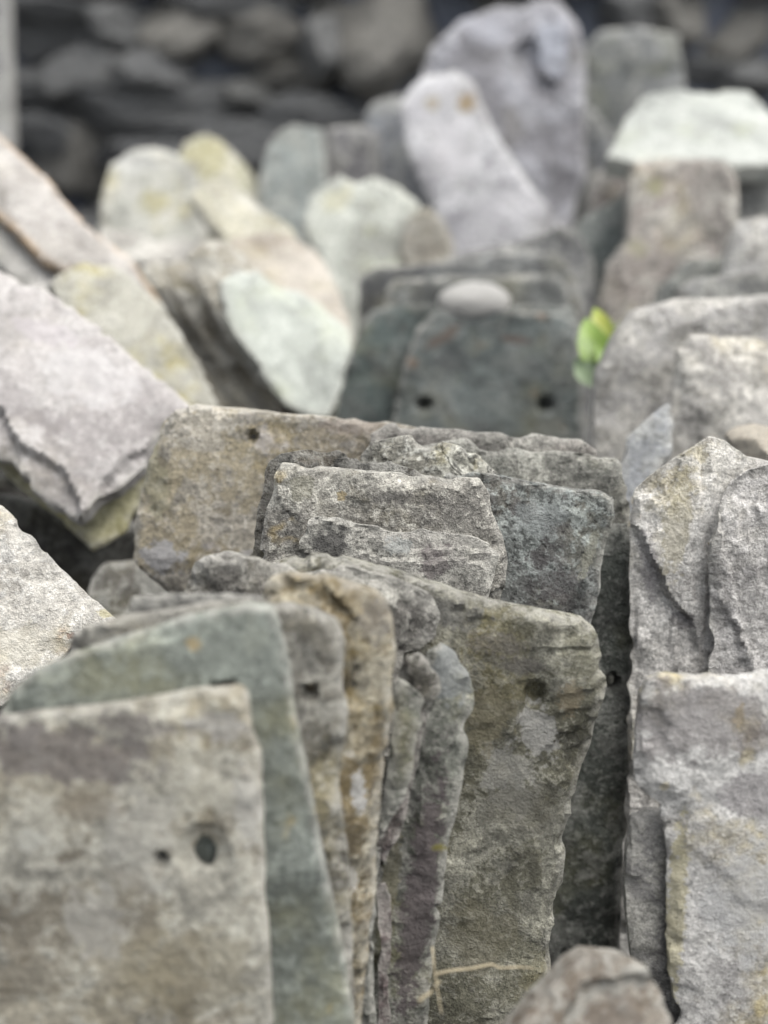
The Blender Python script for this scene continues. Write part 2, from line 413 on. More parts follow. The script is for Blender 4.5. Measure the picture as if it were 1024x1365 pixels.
wall = bpy.data.objects.new('dry_stone_wall', None); COL.objects.link(wall); WY = 3.05
wall.location = (0, WY, 0)
tag(wall, 'dark dry stone wall of rounded field stones behind the heap of slates', 'wall')
core_m = plain_mat('dark_wall_core', (80, 84, 94), (100, 104, 112), 14, .95, .02)
bm = bmesh.new(); bmesh.ops.create_cube(bm, size=1.0)
for v in bm.verts: v.co = Vector((v.co.x*5.2, .235+v.co.y*.34, .66+v.co.z*1.32))
bmesh.ops.subdivide_edges(bm, edges=bm.edges[:], cuts=12, use_grid_fill=True)
for v in bm.verts: v.co += Vector((0, .05*float(vnoise(v.co.x*5, v.co.z*5, 1.0)), 0)) if v.co.y < .3 else Vector()
me = bpy.data.meshes.new('wall_core'); bm.to_mesh(me); bm.free()
link('wall_core', me, core_m, wall)
rmesh = [rock_mesh('stone', 1.7+k*3.1, 4, 3.0+.5*(k % 4), .2) for k in range(8)]
wm = [S_((128, 130, 134), (112, 114, 119), la=.25, da=.3, ta=.15, ra=0), S_((144, 140, 134), (124, 121, 117), la=.3, da=.3, ta=.2, ra=0),
      S_((106, 109, 116), (94, 97, 103), la=.2, da=.3, ta=.1, ra=0), S_((120, 121, 121), (106, 108, 109), la=.25, da=.3, ta=.2, ra=0)]
wmesh = {}
placed = []
def wstone(u, v, rx, rz, tilt=0., k=None, m=None, ry=None):
    s = (WY-CAM[1])  # distance to the wall face
    r = ray(u, v); q = CAM+r*(WY/r[1]); dep = np.dot(q-CAM, FW)
    x, z, hx, hz = q[0], q[2], rx*dep/FPX, rz*dep/FPX
    placed.append((x, z, hx, hz)); add_ws(x, z, hx, hz, tilt, k, m, ry)
def add_ws(x, z, hx, hz, tilt=0., k=None, m=None, ry=None):
    k = rng.randrange(8) if k is None else k; m = rng.randrange(4) if m is None else m
    if (k, m) not in wmesh:
        w = rmesh[k].copy(); w.materials.append(wm[m]); wmesh[(k, m)] = w
    o = bpy.data.objects.new('stone', wmesh[(k, m)]); COL.objects.link(o); o.parent = wall
    d_ = ry or min(.17, max(.07, .8*(hx+hz)/2))
    o.location = (x, d_*.55+rng.uniform(-.03, .05), z); o.scale = (hx*1.22, d_*1.1, hz*1.24)
    o.rotation_euler = (rng.uniform(-.1, .1), math.radians(tilt), rng.uniform(-.15, .15))
for a in [(245, 42, 62, 40, 0, 0, 1), (352, 46, 50, 32, 0, 1, 1), (150, 38, 36, 26, 0, 2, 0), (75, 58, 62, 32, -8, 3, 2), (110, 95, 44, 30, 0, 4, 0),
          (200, 100, 48, 32, 6, 5, 2), (398, 100, 62, 22, -14, 6, 1), (432, 66, 26, 34, 0, 7, 0), (512, 58, 60, 66, 0, 0, 1), (100, 208, 44, 42, 0, 1, 1),
          (215, 152, 130, 34, 1, 2, 2), (48, 120, 48, 26, 0, 3, 0), (440, 22, 30, 20, 0, 4, 1), (330, 132, 32, 26, 0, 5, 3), (60, 175, 50, 28, 5, 6, 2),
          (900, 32, 44, 32, 10, 7, 1), (992, 52, 48, 42, 0, 0, 1), (845, 20, 40, 26, 0, 2, 2), (950, 100, 44, 26, 0, 3, 2), (300, 8, 90, 16, 0, 2, 2), (60, 8, 80, 18, 0, 6, 2),
          (1010, 110, 40, 26, 0, 5, 0), (420, 160, 70, 30, 0, 1, 2), (310, 200, 60, 34, 0, 4, 2), (200, 215, 60, 30, 0, 7, 2), (20, 250, 60, 40, 0, 0, 0)]:
    wstone(*a)
hz0 = .06
z = .07
while z < 1.36:                                        # the courses beyond those picked out above
    rh = rng.uniform(.055, .085); x = -2.5+rng.uniform(0, .1)
    while x < 2.5:
        hx = rng.uniform(.07, .15)
        zc = z+rng.uniform(-.012, .012); xc = x+hx
        if not any(abs(xc-p[0]) < (hx+p[2])*.80 and abs(zc-p[1]) < (rh+p[3])*.72 for p in placed):
            add_ws(xc, zc, hx*.97, rh*1.0, rng.uniform(-6, 6))
        x += 2*hx*.97
    z += 2*rh*.93
# ------------------------------------------------------------------ front stack
FA = (330, 920, .592)       # plane of the front slate of the near stack
gA = 'old slates of the near stack'
grey = dict(lichen=(176, 174, 164), la=.4)
slab('broad grey brown slate nearest at left with one large and one small hole',
     [(-90, 990), (-60, 966), (0, 962), (60, 955), (160, 945), (250, 928), (318, 920), (330, 930), (335, 985), (344, 1010), (349, 1100), (352, 1180), (358, 1270), (362, 1365)],
     FA, S_((154, 148, 132), (124, 117, 104), la=.5, lichen=(186, 184, 172), da=.38, scale=.8, grain=.8, tint=(150, 136, 96), ta=.5, spot=(204, 202, 184), sa=.3), t=.012, cell=.0022, off=0,
     holes=[(272, 1144, 18, 24, 20), (214, 1148, 7, 9, 3)], terr=.7, chip=.6, jag=.0018, marks=[(80, 1005, 150, 50, (100, 90, 90), 0.75, -8), (180, 970, 60, 20, (108, 98, 96), 0.6, -8), (120, 1075, 60, 26, (128, 112, 88), 0.6, 0), (130, 1230, 50, 60, (172, 168, 156), 0.6, 0), (40, 1300, 60, 40, (134, 120, 94), 0.6, 0), (315, 1243, 11, 15, (206, 202, 180), 0.9, 0), (40, 1120, 30, 20, (190, 188, 172), 0.7, 0), (290, 970, 50, 25, (176, 172, 166), 0.6, 0), (330, 1080, 22, 70, (186, 182, 172), 0.55, 0), (250, 1290, 120, 70, (140, 128, 96), 0.5, 0), (190, 1120, 60, 90, (176, 172, 160), 0.4, 0)], group=gA)
slab('green grey smooth slate directly behind the nearest holed slate at left',
     [(-30, 1000), (0, 955), (10, 930), (40, 900), (95, 878), (160, 855), (250, 826), (330, 810), (360, 815), (372, 840), (385, 900), (400, 990), (420, 1090), (440, 1190), (460, 1290), (473, 1365)],
     FA, S_((108, 113, 103), (91, 97, 91), la=.3, lichen=(160, 168, 156), da=.22, tint=(140, 136, 96), ta=.35, spot=(180, 150, 80), sa=.5, bump=.6, grain=.6), t=.011, cell=.0024, off=.016,
     holes=[(299, 916, 12, 6, 3)], terr=.35, chip=.5, jag=.0012, marks=[(258, 858, 14, 14, (168, 142, 86), 0.8, 0), (340, 850, 20, 30, (140, 146, 128), 0.5, 0)], group=gA, dr=.02)
slab('grey slate with nail hole and ragged left edge behind the green grey slate',
     [(90, 900), (92, 852), (130, 838), (170, 828), (270, 808), (340, 803), (420, 815), (448, 832), (457, 860), (460, 930), (464, 955), (455, 1010), (451, 1060), (456, 1120), (463, 1180), (470, 1260), (474, 1365)],
     FA, S_((128, 124, 113), (99, 97, 90), da=.5, tint=(150, 138, 92), ta=.4, **grey), t=.012, cell=.0024, off=.0305, holes=[(412, 926, 8, 9, 5)], terr=1.2, jag=.003, group=gA)
slab('small flat topped pale grey slate showing above the ragged left edge of the near stack',
     [(168, 840), (170, 798), (240, 797), (310, 797), (350, 801), (352, 850)],
     FA, S_((126, 125, 120), (104, 104, 100), da=.4, ta=.15, **grey), t=.010, cell=.0026, off=.0455, terr=1.2, jag=.002, group=gA)
slab('thick ochre brown slate with a dark notch in its top, middle of the near stack',
     [(335, 840), (347, 798), (356, 776), (380, 770), (430, 773), (500, 795), (515, 810), (522, 830), (527, 870), (521, 920), (525, 950), (515, 1020), (505, 1100), (498, 1140), (501, 1180), (490, 1260), (481, 1330), (480, 1365)],
     FA, S_((135, 120, 89), (109, 99, 79), lichen=(196, 190, 170), la=.4, da=.45, tint=(150, 128, 66), ta=.6, spot=(220, 216, 204), sa=.6, streak=.3), t=.018, cell=.0024, off=.0585, terr=1.8,
     ledges=[([(380, 772), (432, 775), (450, 800), (476, 830), (440, 815), (395, 800), (350, 800)], 5.0)], jag=.0026, marks=[(478, 1060, 12, 40, (208, 206, 200), 0.85, 5), (470, 1180, 8, 22, (200, 196, 184), 0.7, 5), (500, 830, 26, 40, (118, 112, 104), 0.6, 0)], group=gA)
slab('narrow grey green slate sliver leaning between the ochre slate and the purple one',
     [(478, 1200), (490, 1160), (505, 1115), (516, 1040), (524, 960), (524, 916), (534, 909), (545, 915), (560, 930), (567, 940), (561, 958), (566, 970), (556, 986), (551, 1028), (541, 1068), (526, 1092), (508, 1130), (500, 1190)],
     FA, S_((119, 120, 113), (97, 99, 91), da=.45, ta=.25, **grey), t=.010, cell=.0026, off=.080, terr=1.2, group=gA, jag=.0025)
slab('small purple grey slate lump tucked behind the narrow sliver in the near stack',
     [(505, 1120), (520, 1040), (530, 960), (532, 902), (541, 881), (560, 876), (574, 889), (588, 912), (590, 926), (580, 940), (572, 952), (562, 1000), (552, 1050), (540, 1100), (520, 1160)],
     FA, S_((104, 93, 91), (82, 79, 70), lichen=(160, 152, 146), la=.3, da=.5, tint=(118, 108, 60), ta=.5), t=.012, cell=.0026, off=.0925, terr=1.5, group=gA, jag=.0026)
slab('tall narrow slate with blue grey head and purple band beside the olive slate',
     [(472, 1345), (500, 1200), (530, 1100), (548, 1040), (560, 970), (563, 900), (570, 876), (590, 865), (612, 880), (626, 904), (630, 926), (624, 972), (627, 984), (617, 1040), (604, 1120), (590, 1200), (577, 1290), (568, 1365)],
     FA, S_((111, 113, 104), (88, 88, 79), da=.45, tint=(124, 116, 66), ta=.5, **grey), t=.012, cell=.0026, off=.107, terr=1.2, marks=[(560, 1200, 26, 230, (96, 84, 84), .9, -8), (600, 900, 40, 46, (128, 134, 134), .7, 0), (520, 1180, 14, 90, (128, 120, 80), .6, -8)], group=gA, jag=.0026)
slab('dark rough lumpy slate with a broken top edge in the middle of the near stack',
     [(238, 850), (246, 795), (257, 757), (272, 746), (300, 742), (345, 750), (400, 768), (470, 762), (530, 778), (572, 800), (588, 826), (580, 854), (562, 872), (540, 880), (530, 960)],
     FA, S_((107, 104, 98), (79, 77, 75), da=.6, ta=.2, **grey), t=.014, cell=.0024, off=.122, terr=2.2, group=gA, jag=.0045, chip=1.6)
slab('large olive grey slate with shallow hole and sloping top, rear of near stack',
     [(340, 850), (372, 756), (410, 746), (450, 748), (520, 763), (600, 790), (700, 815), (778, 833), (798, 848), (805, 880), (811, 920), (801, 955), (791, 1000), (776, 1040), (770, 1070), (757, 1110), (755, 1170), (746, 1230), (737, 1290)],
     FA, S_((122, 120, 104), (99, 97, 82), lichen=(172, 170, 156), la=.42, da=.45, tint=(128, 118, 74), ta=.5), t=.018, cell=.0024, off=.1385, holes=[(716, 928, -13, 15, 24)],
     ledges=[([(690, 870), (830, 860), (830, 1060), (740, 1090), (700, 1040), (690, 950)], 2.0)], terr=1.5, marks=[(762, 935, 20, 28, (150, 128, 88), 0.5, 0), (680, 1040, 40, 70, (158, 156, 146), 0.5, 20), (690, 1080, 60, 40, (104, 100, 84), 0.6, 0), (720, 980, 30, 50, (168, 166, 158), 0.7, 20), (650, 960, 40, 60, (122, 112, 78), 0.6, 0), (700, 890, 40, 14, (90, 84, 78), 0.6, -10), (600, 820, 60, 24, (110, 108, 104), 0.6, -12), (660, 860, 50, 20, (112, 104, 98), 0.5, -10), (640, 1250, 60, 60, (112, 104, 72), 0.5, 0)], group=gA, jag=.003)

# ------------------------------------------------------------------ middle stack (in focus)
gB = 'old slates of the middle stack'
C_ = .0021
slab('small dark grey slate with broken corner, foremost of the sharp middle stack',
     [(392, 790), (402, 725), (412, 697), (432, 692), (470, 700), (520, 712), (560, 710), (630, 718), (658, 728), (669, 742), (660, 785), (650, 850)],
     FA, S_((144, 141, 134), (112, 110, 106), da=.45, ta=.15, grain=1.4, bump=1.5, **grey), off=.196, dr=-.06, t=.012, cell=C_, terr=1.8, jag=.003, marks=[(440, 725, 26, 26, (62, 60, 60), 0.75, 0), (580, 750, 26, 24, (96, 80, 84), 0.6, 0), (530, 730, 22, 14, (150, 156, 152), 0.6, 0)], group=gB,
     ledges=[([(400, 690), (480, 700), (505, 712), (500, 760), (440, 770), (400, 760)], 2.5)])
slab('pale lichen crusted slate with square left corner in the sharp middle stack',
     [(335, 800), (345, 750), (353, 690), (363, 640), (376, 622), (400, 625), (500, 632), (580, 639), (640, 640), (652, 660), (658, 690), (672, 720), (679, 750), (674, 805), (664, 870)],
     FA, S_((178, 174, 163), (156, 152, 144), lichen=(212, 208, 196), la=.75, da=.42, tint=(146, 132, 80), ta=.35, spot=(176, 150, 84), sa=.5, grain=1.4, bump=1.5), off=.2145, dr=-.06, t=.014, cell=C_, terr=1.5, jag=.0024, marks=[(455, 662, 8, 9, (176, 150, 90), 0.8, 0), (400, 650, 20, 26, (150, 146, 112), 0.5, 0), (540, 665, 70, 10, (80, 76, 74), 0.6, -3)], group=gB)
slab('thin dark brown slate with a jagged crumbling top edge behind the pale crusted slate',
     [(322, 800), (333, 735), (345, 668), (357, 620), (372, 607), (405, 602), (440, 600), (470, 610), (520, 620), (570, 634), (640, 642), (648, 760)],
     FA, S_((104, 98, 86), (82, 77, 70), da=.6, ta=.3, grain=1.3, bump=1.5, la=.3), off=.2335, dr=-.05, t=.011, cell=C_, terr=1.6, jag=.0055, chip=1.5, group=gB)
slab('mottled blue grey slate with square right corner in the sharp middle stack',
     [(590, 760), (592, 640), (600, 632), (655, 635), (740, 650), (800, 656), (819, 666), (823, 688), (810, 738), (801, 790), (791, 832), (780, 880)],
     FA, S_((122, 125, 120), (100, 97, 96), lichen=(164, 172, 166), la=.6, da=.65, ta=.15, grain=1.2, bump=1.1), off=.249, dr=-.06, t=.011, cell=C_, terr=.8, jag=.0022, marks=[(720, 690, 40, 30, (150, 158, 154), 0.6, 0), (740, 780, 40, 30, (90, 82, 82), 0.6, 0), (785, 740, 10, 40, (150, 148, 124), 0.7, -20)], group=gB)
slab('ragged pale slate piece with pointed top in the sharp middle stack',
     [(470, 700), (484, 612), (500, 594), (552, 582), (584, 592), (640, 612), (662, 634), (668, 720)],
     FA, S_((164, 160, 146), (136, 134, 124), da=.5, tint=(160, 150, 90), ta=.3, la=.5, grain=1.4, bump=1.5), off=.2645, dr=-.05, t=.010, cell=C_, terr=1.6, jag=.005, group=gB)
slab('dark damp slate in the gap right of the middle stack, shade put into its colour',
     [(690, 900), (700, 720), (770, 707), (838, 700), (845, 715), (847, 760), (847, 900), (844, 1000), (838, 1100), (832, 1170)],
     FA, S_((78, 82, 75), (62, 66, 60), da=.4, la=.2, tint=(86, 84, 54), ta=.4), off=.279, t=.012, cell=.003, holes=[(816, 912, 7, 10, 3)], terr=.8, group=gB)  # damp slate; shade of the gap is also put into its base colour
slab('grey slate with crisp right corner near the back of the middle stack',
     [(520, 720), (548, 600), (622, 586), (640, 598), (700, 600), (760, 604), (824, 611), (834, 624), (838, 660), (845, 694), (842, 760)],
     FA, S_((148, 148, 138), (122, 122, 116), da=.42, ta=.25, grain=1.4, bump=1.5, **grey), off=.295, t=.012, cell=C_, terr=1.4, jag=.0024, group=gB)
slab('slate with a pale reddish top edge, second from the back of the middle stack',
     [(480, 720), (492, 582), (520, 568), (570, 573), (640, 579), (720, 583), (780, 590), (800, 602), (806, 720)],
     FA, S_((160, 154, 146), (134, 130, 124), da=.45, ta=.15, spot=(160, 120, 110), sa=.5, grain=1.2, bump=1.3, **grey), off=.3115, t=.013, cell=.0024, terr=1.2, jag=.003, group=gB)
slab('broad brown slate with nail hole and rounded left corner, back of middle stack',
     [(235, 850), (222, 796), (195, 772), (175, 745), (178, 690), (195, 620), (215, 567), (232, 549), (262, 541), (330, 548), (420, 557), (480, 562), (560, 572), (600, 580), (606, 700)],
     FA, S_((152, 143, 122), (126, 118, 104), lichen=(178, 174, 166), la=.45, da=.4, tint=(136, 120, 72), ta=.45, spot=(190, 186, 190), sa=.4), off=.329, t=.016, cell=.0025, holes=[(337, 583, 5, 6, 3)], terr=.8, jag=.002, marks=[(215, 745, 34, 28, (172, 172, 176), 0.75, 0), (330, 745, 20, 16, (170, 170, 176), 0.5, 0), (205, 640, 22, 60, (132, 130, 92), 0.5, 10), (470, 570, 60, 12, (140, 124, 110), 0.6, -3)], group=gB)

# ------------------------------------------------------------------ rear stack
FC = (650, 415, 1.345); gC = 'grey slates of the rear stack'
dk = dict(la=.3, lichen=(140, 142, 138), da=.35, ta=.2, bump=.7, grain=.7)
slab('dark grey slate with two nail holes at the front of the rear stack',
     [(516, 640), (524, 560), (535, 500), (556, 440), (582, 413), (620, 416), (680, 413), (755, 419), (774, 432), (777, 500), (777, 620)],
     FC, S_((100, 108, 106), (84, 92, 90), spot=(112, 84, 64), sa=.7, **dk), off=0, t=.016, holes=[(566, 540, 10, 8, 4), (728, 541, 10, 9, 4)], cell=.0035, terr=1., marks=[(590, 450, 34, 9, (112, 88, 72), 0.7, 35), (690, 453, 26, 7, (104, 78, 64), 0.75, -8), (600, 480, 30, 20, (70, 72, 74), 0.5, 0), (700, 490, 50, 20, (116, 120, 116), 0.4, -10)], group=gC, wav=1.5)
slab('dark green grey slate with cut left shoulder behind the two hole slate',
     [(440, 640), (446, 560), (456, 500), (478, 440), (497, 414), (530, 405), (580, 408), (700, 407), (766, 412), (776, 440)],
     FC, S_((86, 98, 95), (74, 84, 82), **dk), off=.026, t=.018, cell=.005, group=gC)
slab('low grey slate just behind the pale pebble on the rear stack',
     [(512, 470), (515, 385), (524, 375), (560, 370), (700, 366), (740, 366), (756, 380), (768, 440)],
     FC, S_((112, 114, 112), (92, 94, 92), **dk), off=.07, t=.022, cell=.005, group=gC)
slab('charcoal slate with cut right corner at the back of the rear stack',
     [(476, 470), (480, 372), (496, 358), (560, 352), (600, 348), (680, 338), (742, 336), (764, 356), (780, 430)],
     FC, S_((94, 97, 98), (78, 80, 82), spot=(120, 140, 150), sa=.5, **dk), off=.13, t=.024, cell=.005, group=gC)

# ------------------------------------------------------------------ right hand stacks
gR = 'old slates of the right hand stacks'
pal = dict(lichen=(206, 202, 192), la=.5, da=.45)
FR = (900, 905, .70)
slab('grey purple slate with an ochre streak nearest at the right edge',
     [(905, 1365), (893, 1250), (890, 1150), (888, 1080), (862, 1062), (850, 1050), (846, 1000), (852, 940), (864, 912), (882, 902), (960, 906), (1060, 898), (1120, 940)],
     FR, S_((186, 184, 180), (160, 157, 154), lichen=(206, 204, 199), la=.45, da=.35, tint=(180, 162, 96), ta=.45, spot=(190, 170, 110), sa=.4, grain=.8, ra=.15), t=.012, cell=.0025, terr=1.2, jag=.0045, marks=[(903, 1230, 16, 170, (186, 174, 122), 0.75, -2), (985, 955, 10, 24, (206, 176, 104), 0.85, 0), (888, 1050, 8, 9, (210, 196, 160), 0.9, 0), (930, 960, 120, 60, (128, 118, 116), 0.6, 0), (1000, 1060, 50, 40, (136, 128, 130), 0.6, 0), (990, 1200, 60, 110, (186, 186, 184), 0.6, 0), (1010, 985, 40, 20, (130, 116, 104), 0.5, 0)], group=gR)
slab('narrow grey slate edge peeping out left of the nearest right hand slate',
     [(852, 1365), (846, 1290), (838, 1240), (835, 1165), (838, 1098), (866, 1086), (900, 1090), (960, 1150)],
     FR, S_((140, 138, 134), (118, 116, 114), da=.4, ta=.3, **grey), off=.016, t=.012, cell=.0028, group=gR)
FR2 = (900, 640, .835)
slab('pale rough slate with a pointed top and peeling layers, sharp at right',
     [(842, 960), (845, 880), (846, 760), (847, 690), (851, 656), (880, 631), (920, 602), (950, 586), (974, 590), (1000, 612), (1050, 622), (1110, 660)],
     FR2, S_((210, 206, 200), (190, 186, 180), lichen=(222, 219, 213), la=.6, da=.28, tint=(180, 166, 110), ta=.4, grain=1.3, bump=1.6, streak=.4), t=.016, cell=C_, terr=1.7, jag=.004, chip=1.2, grainx=(24, 5), marks=[(905, 700, 22, 90, (184, 170, 122), 0.55, -8), (915, 830, 18, 16, (112, 104, 106), 0.7, 0), (870, 760, 14, 60, (140, 132, 138), 0.5, 10)], group=gR,
     ledges=[([(840, 690), (870, 740), (890, 790), (925, 830), (930, 870), (905, 890), (880, 960), (830, 960)], 7.0)])
slab('pale flaking slate overlapping the pointed one, its left edge a long crack',
     [(948, 960), (950, 880), (951, 800), (950, 730), (964, 676), (980, 645), (1004, 630), (1060, 614), (1120, 650)],
     FR2, S_((200, 197, 192), (178, 174, 170), lichen=(218, 214, 210), la=.6, da=.3, ta=.15, grain=1.3, bump=1.6, streak=.4), off=-.016, t=.012, cell=C_, terr=1.7, jag=.003, chip=1.2, grainx=(24, 5), group=gR,
     ledges=[([(940, 780), (960, 800), (990, 860), (1010, 900), (1000, 960), (940, 960)], 3.0)])
FR3 = (960, 450, 1.06)
slab('rough pale grey slate with square left corner behind the pointed slate',
     [(890, 680), (897, 580), (908, 470), (925, 449), (960, 450), (1060, 456), (1120, 480)],
     FR3, S_((198, 194, 187), (178, 174, 168), tint=(170, 156, 110), ta=.35, **pal), t=.02, cell=.004, terr=1.6, jag=.003, group=gR, bumps=[(985, 520, 90, 6)])
slab('broad pale grey slate with a rounded left shoulder behind the square cornered one',
     [(786, 700), (790, 600), (797, 500), (826, 440), (850, 415), (900, 402), (1060, 392), (1140, 400)],
     FR3, S_((194, 191, 187), (174, 171, 166), ta=.2, **pal), off=.055, t=.028, cell=.005, terr=1.4, group=gR, wav=2.)
slab('blue grey pointed slate splinter wedged in the gap left of the pale slates',
     [(818, 660), (828, 612), (836, 580), (896, 528), (893, 600), (872, 640), (862, 665)],
     (860, 590, .985), S_((184, 190, 196), (168, 174, 180), la=.3, da=.3, ta=.1), yaw=-22, lean=28, t=.014, cell=.004, group=gR)
# upper right heap
slab('grey slate bedded low beside the whitish block at the right edge',
     [(900, 470), (906, 385), (930, 370), (1000, 364), (1100, 362)],
     (960, 380, 1.25), S_((142, 142, 140), (124, 124, 122), ta=.15, la=.4), t=.03, cell=.006, group=gR, lean=18)
slab('whitish slate block at the right edge above the pale stacks',
     [(962, 420), (968, 330), (985, 292), (1020, 286), (1080, 300), (1100, 420)],
     (1000, 330, 1.33), S_((200, 198, 193), (184, 182, 178), ta=.15, **pal), t=.03, cell=.006, group=gR, lean=18, yaw=-6)
slab('green grey slate corner under the pinkish slate at right',
     [(868, 450), (880, 385), (920, 345), (990, 336), (1010, 420)],
     (930, 370, 1.40), S_((124, 130, 126), (110, 114, 112), la=.3, da=.3, ta=.2), t=.028, cell=.006, group=gR, lean=18)
slab('pinkish grey rough slate below the mint topped slab at right',
     [(796, 470), (800, 410), (812, 350), (840, 318), (842, 240), (850, 214), (900, 208), (970, 212), (986, 240), (984, 420)],
     (900, 300, 1.50), S_((170, 160, 152), (144, 138, 132), tint=(160, 150, 96), ta=.35, **pal), t=.035, cell=.006, marks=[(875, 250, 16, 14, (168, 164, 110), 0.7, 0), (850, 330, 18, 14, (170, 166, 120), 0.6, 0)], group=gR, lean=14, terr=1.8)
slab('grey slate at the right edge under the mint topped slab',
     [(950, 430), (960, 240), (985, 215), (1080, 210), (1100, 430)],
     (1000, 300, 1.575), S_((150, 150, 146), (132, 132, 130), ta=.2, la=.4), t=.03, cell=.006, group=gR, lean=14)
slab('pale mint slab lying on top of the right hand heap',
     [(808, 206), (832, 158), (856, 124), (920, 117), (1000, 119), (1046, 160), (1060, 216), (930, 213), (840, 213)],
     (920, 212, 1.52), S_((172, 176, 168), (160, 164, 157), lichen=(186, 189, 181), la=.5, da=.15, tint=(190, 196, 150), ta=.3, grain=.5), yaw=0, lean=62, t=.03, cell=.005, ext=False, group=gR)
slab('small green grey slate wedge leaning left of the pinkish slate',
     [(770, 420), (760, 330), (768, 296), (834, 256), (842, 300), (830, 420)],
     (800, 300, 1.62), S_((140, 150, 144), (120, 128, 124), la=.3, da=.3, ta=.15), t=.022, cell=.006, group=gR, yaw=-14, lean=18)
slab('small pinkish slate end beside the mint topped slab',
     [(786, 380), (788, 232), (806, 226), (838, 232), (842, 380)],
     (815, 240, 1.72), S_((156, 146, 142), (136, 128, 126), ta=.2), t=.03, cell=.006, group=gR, lean=16)
# ------------------------------------------------------------------ big slabs in the middle background
gM = 'large slates at the back of the heap'
slab('tall lilac white slab with two rusty spots near its rounded top',
     [(600, 345), (592, 308), (574, 268), (556, 232), (541, 190), (532, 140), (546, 116), (562, 100), (584, 98), (606, 93), (632, 108), (644, 140), (662, 176), (690, 220), (716, 258), (733, 274), (728, 300), (722, 340)],
     (630, 220, 1.72), S_((192, 189, 196), (170, 166, 174), lichen=(212, 212, 214), la=.45, da=.2, ta=.12, grain=.6), yaw=-6, lean=24, t=.026, cell=.005, marks=[(576, 138, 11, 14, (176, 156, 120), 0.8, 0), (622, 136, 13, 15, (176, 144, 92), 0.85, 0), (600, 200, 40, 50, (206, 202, 206), 0.5, 0), (600, 300, 40, 22, (140, 136, 146), 0.5, 0)], group=gM)
slab('biggest purple grey slab with a ragged hollow, standing behind the lilac slab',
     [(592, 340), (572, 200), (562, 98), (574, 62), (596, 44), (614, 24), (640, 14), (664, 4), (700, 8), (716, -4), (742, -2), (758, 14), (772, 30), (784, 72), (782, 160), (784, 235), (768, 268), (760, 340)],
     (680, 150, 1.90), S_((150, 148, 158), (128, 124, 132), lichen=(180, 182, 196), la=.4, da=.25, ta=.1, grain=.6), yaw=4, lean=18, t=.04, cell=.0045, marks=[(735, 60, 30, 40, (184, 190, 208), 0.7, 0), (650, 40, 50, 24, (176, 178, 190), 0.6, -20), (620, 80, 40, 16, (110, 108, 112), 0.5, 0)], group=gM,
     ledges=[([(690, 55), (712, 50), (722, 100), (745, 110), (738, 125), (700, 118), (685, 85)], 14.0)], terr=2.5, wav=3)
slab('green grey square slab standing against the wall at upper right',
     [(776, 300), (782, 60), (800, 40), (850, 35), (904, 46), (914, 110), (916, 300)],
     (850, 110, 2.15), S_((130, 134, 134), (112, 116, 114), la=.3, da=.25, tint=(120, 124, 90), ta=.4), yaw=-4, lean=12, t=.035, cell=.005, group=gM)
slab('blue grey slab piece in shade between the purple slab and the mint slab',
     [(762, 360), (768, 160), (786, 138), (812, 170), (828, 250), (834, 360)],
     (795, 220, 2.0), S_((112, 118, 128), (96, 102, 110), la=.25, da=.3, ta=.1), yaw=-10, lean=16, t=.03, cell=.005, group=gM)
slab('mint white slab with a rounded crest at the centre of the heap',
     [(440, 460), (425, 350), (404, 300), (412, 262), (438, 240), (462, 227), (474, 238), (500, 233), (532, 246), (560, 266), (556, 300), (546, 350), (546, 460)],
     (500, 290, 1.60), S_((176, 179, 168), (156, 158, 149), lichen=(200, 203, 191), la=.45, da=.2, tint=(180, 180, 130), ta=.35, grain=.6), yaw=3, lean=34, t=.024, cell=.005, marks=[(450, 265, 30, 20, (190, 184, 140), 0.6, 30), (520, 330, 50, 20, (140, 140, 128), 0.5, 0)], group=gM)
slab('small beige brown block beside the mint white slab',
     [(524, 460), (530, 350), (540, 290), (566, 274), (588, 290), (602, 320), (598, 460)],
     (560, 310, 1.58), S_((166, 160, 146), (142, 136, 124), la=.35, da=.25, ta=.2, grain=.6), yaw=-12, lean=24, t=.03, cell=.0045, group=gM)
slab('dark grey slab lying low between the lilac slab and the rear stack',
     [(560, 440), (572, 352), (610, 338), (700, 316), (742, 300), (770, 306), (792, 340), (800, 440)],
     (680, 330, 1.555), S_((120, 121, 122), (102, 103, 104), la=.3, da=.3, ta=.1, grain=.6), yaw=4, lean=34, t=.025, cell=.0045, group=gM)
slab('green grey slab with a straight top behind the mint white slab',
     [(348, 420), (346, 240), (356, 196), (374, 172), (392, 165), (432, 172), (437, 240), (446, 420)],
     (400, 230, 1.86), S_((146, 154, 150), (126, 134, 130), la=.35, da=.25, tint=(150, 140, 120), ta=.2, grain=.6), yaw=8, lean=16, t=.03, cell=.005, group=gM)
slab('purple grey slab between the green grey and the pale blue slabs',
     [(425, 420), (426, 190), (434, 170), (480, 166), (506, 176), (512, 420)],
     (466, 200, 1.93), S_((130, 126, 134), (112, 108, 116), la=.3, da=.3, ta=.1, grain=.6), yaw=2, lean=14, t=.03, cell=.005, group=gM)
slab('pale blue slab leaning behind the left side of the lilac slab',
     [(492, 420), (484, 220), (486, 150), (500, 136), (530, 126), (552, 140), (572, 240), (580, 420)],
     (520, 190, 1.99), S_((156, 164, 176), (138, 144, 156), la=.35, da=.2, ta=.05, grain=.6), yaw=0, lean=14, t=.03, cell=.005, group=gM)

